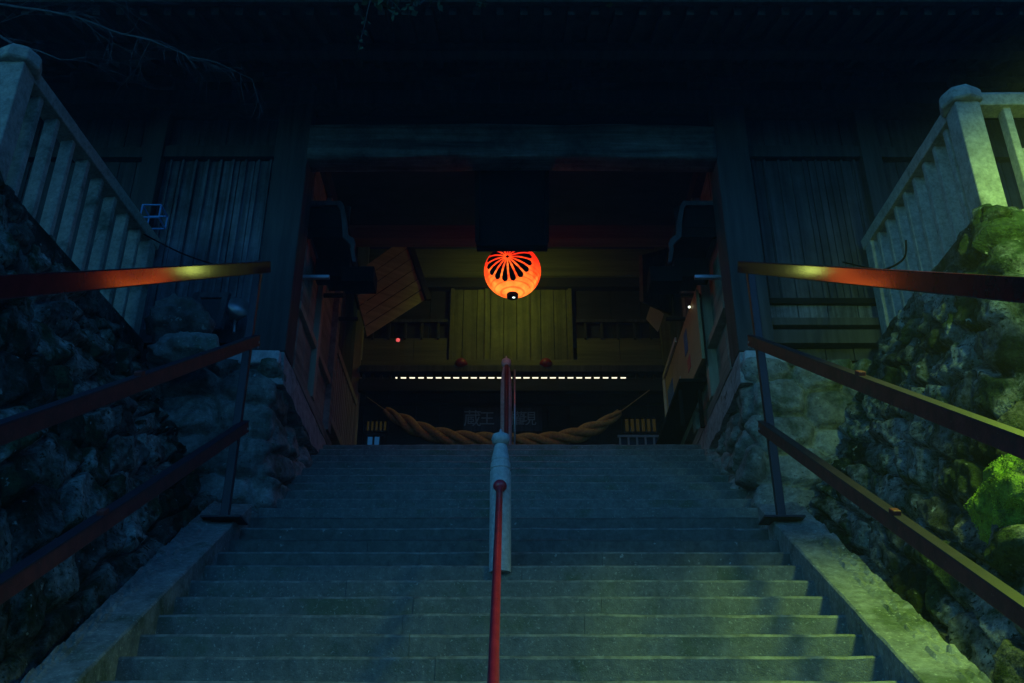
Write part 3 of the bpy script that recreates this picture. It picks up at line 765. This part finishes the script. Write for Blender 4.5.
# straw rope
pts_px = [(384, 410), (399, 419), (420, 430), (448, 437), (480, 440), (512, 441), (545, 440.5), (576, 435), (600, 425), (619, 412)]
ctrl = [P(x, y, 13.15) for x, y in pts_px]
def cr_spline(c, n=14):
    out = []
    for i in range(len(c) - 1):
        p0 = c[max(i - 1, 0)]; p1 = c[i]; p2 = c[i + 1]; p3 = c[min(i + 2, len(c) - 1)]
        for k in range(n):
            t = k / n
            out.append(.5 * ((2 * p1) + (p2 - p0) * t + (2 * p0 - 5 * p1 + 4 * p2 - p3) * t * t + (3 * p1 - p0 - 3 * p2 + p3) * t ** 3))
    out.append(c[-1]); return out
path = cr_spline(ctrl)
t = thing('straw_rope', 'thick twisted straw rope sagging across the rear opening of the gate', 'rope', path[70])
for s_ in range(3):
    m = MB(); pp = []; rr = []
    L = 0
    for i, p_ in enumerate(path):
        if i: L += (p_ - path[i - 1]).length
        d = (path[min(i + 1, len(path) - 1)] - path[max(i - 1, 0)]).normalized(); a_ = d.cross(Vector((0, 1, 0))).normalized(); b_ = d.cross(a_)
        f = i / (len(path) - 1); tap = min(1, .45 + 3.2 * min(f, 1 - f))
        ang = L * 7.0 + s_ * 2 * math.pi / 3
        pp.append(p_ + (a_ * math.cos(ang) + b_ * math.sin(ang)) * .066 * tap); rr.append(.056 * tap)
    m.tube(pp, rr, 12); m.build('strand', 'rope', t, smooth=True)
for a_, b_ in ((path[0], P(366, 397, 13.36)), (path[-1], P(654, 386, 13.36))):
    m = MB(); m.tube([a_, b_], .008, 6); m.build('tie_cord', 'rope', t)

# votive boards
def quadboard(name, pts, th, mt, label, cat, frame=None, extra=None):
    pts = [Vector(p_) for p_ in pts]   # BL BR TR TL facing the camera
    nrm = (pts[1] - pts[0]).cross(pts[3] - pts[0]).normalized()
    if nrm.y > 0: nrm = -nrm
    t = thing(name, label, cat, pts[0])
    m = MB(); NP = 6 if mt == 'ema' else 1
    for i in range(NP):
        f0, f1 = i / NP + .006 * (NP > 1), (i + 1) / NP - .006 * (NP > 1); o_ = nrm * random.uniform(0, .012)
        qd = [pts[0].lerp(pts[3], f0) + o_, pts[1].lerp(pts[2], f0) + o_, pts[1].lerp(pts[2], f1) + o_, pts[0].lerp(pts[3], f1) + o_]
        m.quad_strip([qd, [p_ - nrm * th for p_ in qd]])
    m.build('panel', mt, t, bevel=.004)
    if frame:
        m = MB()
        c = sum(pts, Vector()) / 4
        for i in range(4):
            a = pts[i]; b = pts[(i + 1) % 4]; d_ = (b - a).normalized()
            m.bar(a - d_ * .04 + nrm * .012, b + d_ * .04 + nrm * .012, .075, .05, nrm)
        m.build('frame', frame, t, bevel=.005)
    if extra: extra(t, pts, nrm)
    return t
quadboard('votive_board', [P(366, 337, 12.3), P(424, 300, 12.7), P(403, 238, 12.5), P(351, 275, 12.1)], .04, 'ema', 'large tan plank board hung slanting at the left inside the gate', 'board', None,
          lambda t, p_, nn: [put((lambda mm: (mm.bar(p_[1] + Vector((.05, 0, 0)), p_[2] + Vector((.05, 0, 0)), .09, .06, nn), mm)[1])(MB()), 'frame_edge', 'dark', t, bevel=.005)])
quadboard('votive_board', [P(641, 300, 12.0), P(668, 312, 12.9), P(668, 250, 12.9), P(640, 258, 12.0)], .04, 'olive', 'narrow olive board hung at the right inside the gate', 'board', 'olive')
quadboard('paper_notice', [P(645, 319, 12.9), P(657, 332, 12.9), P(663, 314, 12.9), P(650, 304, 12.9)], .01, 'paper', 'small tilted white paper notice hanging inside the gate at right', 'notice')
# notice board on the right passage wall
t = thing('notice_board', 'long orange plywood notice board with pinned prints on the right passage wall', 'notice board', (2.2, 11.6, 5.0))
m = MB(); X = 2.19
m.hexa([(X, 10.3, 5.06), (X + .04, 10.3, 5.06), (X + .04, 12.9, 5.2), (X, 12.9, 5.2), (X, 10.3, 5.98), (X + .04, 10.3, 5.98), (X + .04, 12.9, 6.02), (X, 12.9, 6.02)])
m.build('panel', 'ply', t, bevel=.004)
m = MB(); m.box(X - .03, X - .002, 11.75, 12.95, 6.02, 6.09); m.box(X - .03, X - .002, 12.9, 12.99, 5.15, 6.02); m.build('pale_frame', 'paper', t, bevel=.004)
for (y0, y1, z0, z1, mt) in ((11.05, 11.25, 5.55, 5.85, 'bluepaint'), (10.95, 11.15, 5.28, 5.45, 'redprint'), (12.3, 12.75, 5.35, 5.75, 'bluepaint'), (11.7, 11.9, 5.3, 5.5, 'paper')):
    m = MB(); m.box(X - .008, X - .002, y0, y1, z0, z1); m.build('print', mt, t)
t = thing('bench', 'dark plank bench below the notice board in the passage', 'bench', (2.1, 11.6, 4.5))
m = MB(); m.box(1.96, 2.28, 10.6, 12.9, 4.90, 4.95); m.build('seat', 'black', t, bevel=.006)
for Y in (10.8, 12.7):
    for X_ in (1.98, 2.21):
        m = MB(); m.box(X_, X_ + .045, Y, Y + .05, TER - .1, 4.90); m.build('leg', 'black', t, bevel=.006)
c = P(397, 340, 13.0); m = MB(); m.lathe([(.001, -.03), (.025, -.018), (.03, 0), (.025, .018), (.001, .03)], c, 12); tag(m.build('indicator_lamp', 'pinklamp', loc=c, smooth=True), 'tiny red indicator light in the dark below the slanting board', 'light')
c = P(694, 307, 10.6); c.x = 2.16; m = MB(); m.lathe([(.001, -.016), (.013, -.01), (.016, 0), (.013, .01), (.001, .016)], c, 12); tag(m.build('indicator_lamp', 'whitelamp', loc=c, smooth=True), 'tiny white indicator light above the notice board', 'light')

# inner bulb lamp, high behind the plaque
t = thing('ceiling_lamp', 'bare bulb lamp hung high inside the gate', 'lamp', (.0, 12.3, 7.6))
BL = Vector((0, 12.3, P(0, 262, 12.3).z))
m = MB(); m.lathe([(.001, -.11), (.05, -.10), (.075, -.06), (.05, -.01), (.015, .04)], BL + Vector((0, 0, -.08)), 14); m.build('bulb', 'bulb', t, smooth=True)
m = MB(); m.lathe([(.13, .05), (.135, .06), (.03, .12), (.012, .2), (.008, 1.5)], BL, 18); m.build('shade', 'black', t)
ld = bpy.data.lights.new('bulb_light', 'SPOT'); ld.spot_size = R(172); ld.spot_blend = .35; ld.energy = 10; ld.color = (.78, 1.0, .14); ld.shadow_soft_size = .06
lo = bpy.data.objects.new('bulb_light', ld); C.objects.link(lo); lo.parent = t; lo.location = BL + Vector((0, .09, -.12)) - t.location; lo.rotation_euler = Vector((0, 1, -.45)).to_track_quat('-Z', 'Y').to_euler()

# ------------------------------------------------------------------ worship hall beyond
H = thing('worship_hall', 'dark wooden worship hall beyond the gate', 'hall', (0, 18, LAND))
def hz(py, Y=17.5): return P(0, py, Y).z
planks('front_wall', 'dark', -7, 7, 17.6, LAND, 9.6, .5, .06, parent=H)
boxp('front_beam', 'dark', H, -7, 7, 17.44, 17.59, hz(404), hz(400))
boxp('front_beam', 'dark', H, -7, 7, 17.44, 17.59, hz(392), hz(387))
m = MB(); m.prism([(15.9, 8.35), (18.6, 9.7), (21.5, 12.2), (27, 8.3), (27, 8.2), (21.5, 11.9), (18.6, 9.5), (15.9, 8.2)], 'x', -9, 9); m.build('roof', 'copper', H)
m = MB(); m.box(-7, 7, 17.7, 26, LAND, 8.1); m.build('rear_walls', 'dark', H)
for i in range(38):
    x = -8.9 + i * .48; m = MB(); m.bar((x, 15.95, 8.16), (x, 18.4, 9.34), .1, .1); m.build('rafter', 'dark', H)
def win(px0, px1, py0, py1, bars, pane, frame, name='window'):
    a = P(px0, py1, 17.35); b = P(px1, py0, 17.35)
    f = MB(); f.box(a.x - .04, b.x + .04, 17.42, 17.46, a.z - .04, a.z); f.box(a.x - .04, b.x + .04, 17.42, 17.46, b.z, b.z + .04)
    for i in range(bars + 1):
        x = a.x + (b.x - a.x) * i / bars; f.box(x - .018, x + .018, 17.424, 17.456, a.z, b.z)
    fo = f.build(name, frame, H)
    g = MB(); g.box(a.x, b.x, 17.47, 17.50, a.z, b.z); g.build('pane', pane, fo)
win(624, 656, 416.5, 430, 6, 'litslat', 'dark'); win(364, 386, 419, 429, 5, 'litslat', 'dark')
win(620, 662, 435.5, 449, 5, 'glass', 'paper'); win(364, 379, 434.5, 452, 2, 'bluewin', 'dark')
# name board with faded characters
a = P(462, 431.5, 17.2); b = P(541, 407.5, 17.2)
t = thing('name_board', 'long dark name board with faded pale characters on the far hall', 'sign', (0, 17.2, a.z))
m = MB(); m.box(a.x, b.x, 17.2, 17.25, a.z, b.z); m.build('panel', 'board', t, bevel=.006)
def glyph(ch, cx, cz, size, y, parent):
    cu = bpy.data.curves.new('glyph', 'FONT'); cu.body = ch; cu.size = size; cu.align_x = 'CENTER'; cu.align_y = 'CENTER'; cu.extrude = .004
    to = bpy.data.objects.new('tmp', cu); C.objects.link(to)
    bpy.context.view_layer.update()
    me = bpy.data.meshes.new_from_object(to.evaluated_get(bpy.context.evaluated_depsgraph_get()))
    bpy.data.objects.remove(to)
    me.materials.clear(); me.materials.append(M['glyph'])
    o = bpy.data.objects.new('character', me); C.objects.link(o); o.parent = parent
    o.rotation_euler = (R(90), 0, 0); o.location = Vector((cx, y, cz)) - parent.location
for ch, px in (('蔵', 471.5), ('王', 486), ('權', 516), ('現', 527.5)):
    c = P(px, 419.5, 17.2); glyph(ch, c.x, c.z, .30 if ch != '蔵' else .34, 17.192, t)

# ------------------------------------------------------------------ clutter by the gate wall, left
def rock(name, c, s, seed, mt, label):
    m = MB(); import bmesh
    b = bmesh.new(); bmesh.ops.create_icosphere(b, subdivisions=4, radius=1)
    for v in b.verts:
        p_ = v.co.copy(); k = 1 + .35 * noise.fractal(p_ * 1.1 + Vector((seed, 0, 0)), 1, 2, 4)
        q_ = Vector((round(p_.x * k * 1.6) / 1.6, round(p_.y * k * 1.6) / 1.6, round(p_.z * k * 1.6) / 1.6))
        p_ = p_ * k * .72 + q_ * .28
        v.co = Vector((p_.x * s[0], p_.y * s[1], p_.z * s[2]))
    me = bpy.data.meshes.new(name); b.to_mesh(me); b.free(); me.materials.append(M[mt]); me.shade_smooth()
    o = bpy.data.objects.new(name, me); C.objects.link(o); o.location = c
    return tag(o, label, 'rock')
rock('boulder', P(180, 322, 8.6), (.30, .26, .26), 3, 'plinth', 'squarish dark boulder on the wall top beside the end post')
rock('boulder', P(183, 350, 8.5), (.30, .22, .17), 8, 'kerb', 'paler flat boulder wedged under the squarish one')
quadboard('leaning_board', [P(199, 326, 9.0), P(219, 328, 8.9), P(226, 297, 9.1), P(197, 297, 9.15)], .03, 'copper', 'small blue-green board leaning on the left gate wall', 'board', 'board')
t = thing('floodlight', 'small unlit round floodlight on the ground by the left gate wall', 'lamp', P(238, 328, 9.0))
c = P(236, 312, 9.0); dn = Vector((.5, -.8, .3)).normalized()
m = MB(); m.tube([c - dn * .14, c - dn * .05, c + dn * .05, c + dn * .09], [.04, .07, .115, .12], 18); m.build('housing', 'steel', t, smooth=True)
m = MB(); m.tube([c + Vector((0, 0, -.24)), c - dn * .05], .015, 8); m.build('stalk', 'steel', t)
# blue-coloured metal frame on the end post
c0 = P(142, 223, 8.95)
t = thing('metal_frame_box', 'small open blue metal frame standing on the left end post', 'frame', c0)
w_, d_, h_ = .20, .22, .16
fr = [Vector((c0.x + i * w_, c0.y - .1 + j * d_, c0.z + k * h_ + .005)) for k in (0, 1) for j in (0, 1) for i in (0, 1)]
for nm, es in (('lower_ring', ((0, 1), (1, 3), (3, 2), (2, 0))), ('upper_ring', ((4, 5), (5, 7), (7, 6), (6, 4))), ('upright', ((0, 4),)), ('upright', ((1, 5),)), ('upright', ((2, 6),)), ('upright', ((3, 7),))):
    m = MB()
    for a_, b_ in es: m.bar(fr[a_], fr[b_], .014, .014, Vector((.3, .2, 1)))
    m.build(nm, 'bluemetal', t)
m = MB(); m.tube(cr_spline([P(128, 226, 8.85), P(150, 238, 8.8), P(180, 253, 8.8), P(208, 263, 9.0), P(222, 266, 9.2)], 8), .008, 6)
tag(m.build('cable', 'black', smooth=True), 'thin black cable slung from the left end post to the gate wall', 'cable')
m = MB(); m.tube(cr_spline([P(905, 240, 7.2), P(903, 258, 7.3), P(885, 269, 7.5), P(868, 268, 8.2), P(842, 262, 9.1)], 8), .009, 6)
tag(m.build('cable', 'black', smooth=True), 'thin black cable looping below the right balustrade', 'cable')

# bright moss cushion on the right wall, under the lamp
def moss_patch():
    c = P(1012, 514, 5.95)
    import bmesh
    b = bmesh.new(); bmesh.ops.create_icosphere(b, subdivisions=5, radius=1)
    for v in b.verts:
        p_ = v.co.copy(); k = 1 + .24 * noise.fractal(p_ * 1.6, 1, 2, 3) + .05 * noise.fractal(p_ * 7, 1, 2, 4)
        q_ = Vector((round(p_.x * k * 2.2) / 2.2, round(p_.y * k * 2.2) / 2.2, round(p_.z * k * 2.2) / 2.2)); p_ = p_ * k * .7 + q_ * .3
        v.co = Vector((p_.x * .17, p_.y * .36, p_.z * .33))
    b.normal_update()
    pts = []
    for f_ in b.faces:
        if f_.normal.y > .5: continue
        q_ = f_.calc_center_median()
        if noise.fractal(q_ * 4.0 + Vector((3, 0, 0)), 1, 2, 4) + .25 * noise.noise(q_ * 22) > -.06: pts.append((q_.copy(), f_.normal.copy()))
    me = bpy.data.meshes.new('boulder'); b.to_mesh(me); b.free(); me.materials.append(M['mossrock']); me.shade_smooth()
    o = bpy.data.objects.new('boulder', me); C.objects.link(o); o.location = c
    tag(o, 'boulder bulging from the right wall under a bright green moss coat', 'rock')
    m = MB()
    for q_, n_ in pts:
        for k in range(7):
            p_ = c + q_ + Vector((random.uniform(-1, 1), random.uniform(-1, 1), random.uniform(-1, 1))) * .014
            d_ = (n_ + Vector((random.uniform(-1, 1), random.uniform(-1, 1), random.uniform(-1.2, .5))) * .8).normalized()
            s_ = d_.cross(Vector((random.uniform(-1, 1), random.uniform(-1, 1), random.uniform(-1, 1)))).normalized()
            L = random.uniform(.004, .011); n0 = len(m.v)
            m.v += [tuple(p_ - s_ * .004), tuple(p_ + s_ * .004), tuple(p_ + d_ * L)]; m.f.append((n0, n0 + 1, n0 + 2))
    me = bpy.data.meshes.new('moss'); me.from_pydata([tuple(Vector(v) - c) for v in m.v], [], m.f); me.materials.append(M['moss'])
    o = bpy.data.objects.new('moss', me); C.objects.link(o); o.location = c
    o['kind'] = 'stuff'; o['label'] = 'bright green moss growing over a bulging stone of the right wall'; o['category'] = 'moss'
    return c
mc = moss_patch()

# ------------------------------------------------------------------ trees: bare twigs and a leafy branch over the stairs
def limb(m, a, b, r0, r1, wob=.15, n=10):
    a = Vector(a); b = Vector(b); pts = []; L = (b - a).length
    for i in range(n + 1):
        t_ = i / n; p_ = a.lerp(b, t_); w = math.sin(math.pi * t_) * wob * L * .3
        p_ += Vector((noise.noise(p_ * 1.3), noise.noise(p_ * 1.3 + Vector((9, 0, 0))), noise.noise(p_ * 1.3 + Vector((0, 9, 0))))) * w
        pts.append(p_)
    m.tube(pts, [r0 + (r1 - r0) * i / n for i in range(n + 1)], 7); return pts
def twigs(m, pts, r, lvl, spread=.9, L=.6):
    if lvl == 0: return
    for i in range(1, len(pts)):
        if random.random() < .62:
            p_ = pts[i]; d_ = (pts[i] - pts[i - 1]).normalized()
            v_ = (d_ * 1.1 + Vector((random.uniform(-1, 1), random.uniform(-1, 1), random.uniform(-.9, .6))) * spread).normalized()
            q_ = p_ + v_ * L * random.uniform(.5, 1.2)
            pp = limb(m, p_, q_, r * .6, r * .2, .5, 6); twigs(m, pp, r * .55, lvl - 1, spread, L * .6)
t = thing('bare_tree', 'leafless tree whose pale twigs hang over the top left', 'tree', (-7.2, 7.6, 4.5))
m = MB(); tr = limb(m, (-7.2, 7.6, 4.4), (-6.9, 7.2, 9.5), .2, .1, .1, 12); limb(m, tr[8], (-6.0, 8.6, 10.5), .08, .03); limb(m, tr[9], (-8.6, 6.5, 10.8), .08, .03)
m.build('trunk', 'bark', t, smooth=True)
m = MB(); k1 = P(-30, 2, 6.6); k2 = P(190, 58, 6.2); k3 = P(60, 14, 6.4); k4 = P(150, 40, 6.25)
limb(m, tr[9], k1, .05, .014, .2); tb = limb(m, k1, k3, .014, .009, .2, 8) + limb(m, k3, k4, .009, .006, .2, 6) + limb(m, k4, k2, .006, .003, .3, 4)
twigs(m, tb, .006, 3, L=.5)
tb = limb(m, k1, P(140, -6, 6.5), .012, .004, .3, 10); twigs(m, tb, .006, 2, L=.7)
tb = limb(m, tr[8], P(60, 60, 6.9), .04, .004, .3, 12); twigs(m, tb[7:], .006, 3, L=.6)
m.build('twigs', 'twig', t)
t = thing('evergreen_tree', 'leafy tree whose branch hangs in at the top centre', 'tree', (-5.6, 3.2, -1.5))
m = MB(); tr = limb(m, (-5.6, 3.2, -1.6), (-5.2, 3.6, 9.3), .24, .10, .1, 14); m.build('trunk', 'bark', t, smooth=True)
m = MB(); tips = []
for q_ in (P(330, -30, 6.3), P(470, -60, 6.4), P(380, -10, 6.3), P(430, -8, 6.4), P(605, -30, 6.4)):
    tb = limb(m, tr[12], q_, .05, .006, .2, 14); tips += [(x, .5) for x in tb[8:]]
for k in range(7):
    a_ = random.uniform(1.8, 4.6); q_ = tr[13] + Vector((math.cos(a_) * 1.5, math.sin(a_) * 1.3 - .4, random.uniform(-.2, 1.6)))
    tb = limb(m, tr[random.choice((11, 12, 13))], q_, .05, .01, .3, 8); tips += [(x, 1) for x in tb[4:]]
hang = limb(m, P(372, -6, 6.3), P(357, 50, 6.25), .004, .002, .3, 6)
m.build('limbs', 'bark', t)
m = MB()
def leaf(c, L=.09, w=.03):
    d_ = Vector((random.uniform(-1, 1), random.uniform(-1, 1), random.uniform(-1, .3))).normalized(); s_ = d_.cross(Vector((random.uniform(-1, 1), random.uniform(-1, 1), random.uniform(-1, 1)))).normalized()
    n0 = len(m.v); up_ = d_.cross(s_)
    m.v += [tuple(c), tuple(c + d_ * L * .5 + s_ * w + up_ * .006), tuple(c + d_ * L), tuple(c + d_ * L * .5 - s_ * w + up_ * .006)]
    m.f.append((n0, n0 + 1, n0 + 2, n0 + 3))
for c, sc in tips:
    for k in range(int(75 * sc) + 8):
        p_ = c + Vector((random.gauss(0, .20 * sc), random.gauss(0, .20 * sc), random.gauss(0, .15 * sc)))
        leaf(p_)
for c in hang[3:]:
    for k in range(3): leaf(c + Vector((random.gauss(0, .012), 0, random.gauss(0, .01))), .055, .014)
for c0_, c1_ in ((P(400, -4, 6.3), P(392, 16, 6.25)), (P(415, -4, 6.3), P(405, 10, 6.3)), (P(470, -4, 6.3), P(485, 5, 6.3))):
    for k in range(14): leaf(c0_.lerp(c1_, random.random()), .07, .016)
m.build('leaves', 'leaf', t)

# ------------------------------------------------------------------ the yard lamp, just out of the picture on the right
LP = Vector((3.72, 4.45, 4.55))
t = thing('yard_lamp', 'green-white floodlight on a bracket above the right wall', 'lamp', (5.2, 4.6, -1.5))
m = MB(); m.tube([(5.2, 4.6, -1.5), (5.2, 4.6, 4.9)], .05, 12); m.tube([(5.2, 4.6, 4.85), (4.6, 4.55, 5.0), (LP.x, LP.y, LP.z + .2)], .025, 10); m.build('pole', 'steel', t, smooth=True)
aim = Vector((1.9, 5.3, .6)); dn = (aim - LP).normalized()
m = MB(); m.tube([LP - dn * .16, LP - dn * .12, LP + dn * .0], [.05, .11, .15], 20); m.build('lamp_head', 'steel', t, smooth=True)
m = MB(); m.tube([LP - dn * .02, LP - dn * .01], [.13, .13], 20); m.build('lens', 'lamphead', t)
ld = bpy.data.lights.new('yard_light', 'SPOT'); ld.energy = 640; ld.color = (.58, 1.0, .06); ld.shadow_soft_size = .32
ld.spot_size = R(84); ld.spot_blend = 1.0
lo = bpy.data.objects.new('yard_light', ld); C.objects.link(lo); lo.parent = t; lo.location = LP + dn * .04 - t.location
lo.rotation_euler = dn.to_track_quat('-Z', 'Y').to_euler()

ld = bpy.data.lights.new('right_wall_fill', 'SPOT'); ld.energy = 260; ld.color = (.50, 1.0, .10); ld.shadow_soft_size = .12  # extra spot without its own fixture, added to brighten the right wall and air
ld.spot_size = R(96); ld.spot_blend = 1.0
lo = bpy.data.objects.new('right_wall_fill', ld); C.objects.link(lo); lo.parent = t; lo.location = LP + Vector((.16, .14, .30)) - t.location
lo.rotation_euler = Vector((1.05, 2.4, -.75)).to_track_quat('-Z', 'Y').to_euler()

# thin scattering volume added to give the green lens veil at right
m = MB(); m.box(-60, 60, -40, 60, -4.2, 30)
hm = bpy.data.materials.new('veil_volume'); hm.use_nodes = True; hn = hm.node_tree; hn.nodes.clear()
ho = hn.nodes.new('ShaderNodeOutputMaterial'); hv = hn.nodes.new('ShaderNodeVolumePrincipled')
hv.inputs['Color'].default_value = (.9, .93, .95, 1); hv.inputs['Density'].default_value = 0.0040; hv.inputs['Anisotropy'].default_value = .2
hn.links.new(hv.outputs[0], ho.inputs['Volume'])
o = m.build('added_haze', hm); o['kind'] = 'stuff'; o['label'] = 'thin scattering air added for the green lens veil at right'; o['category'] = 'added_haze'
S.cycles.volume_max_steps = 64
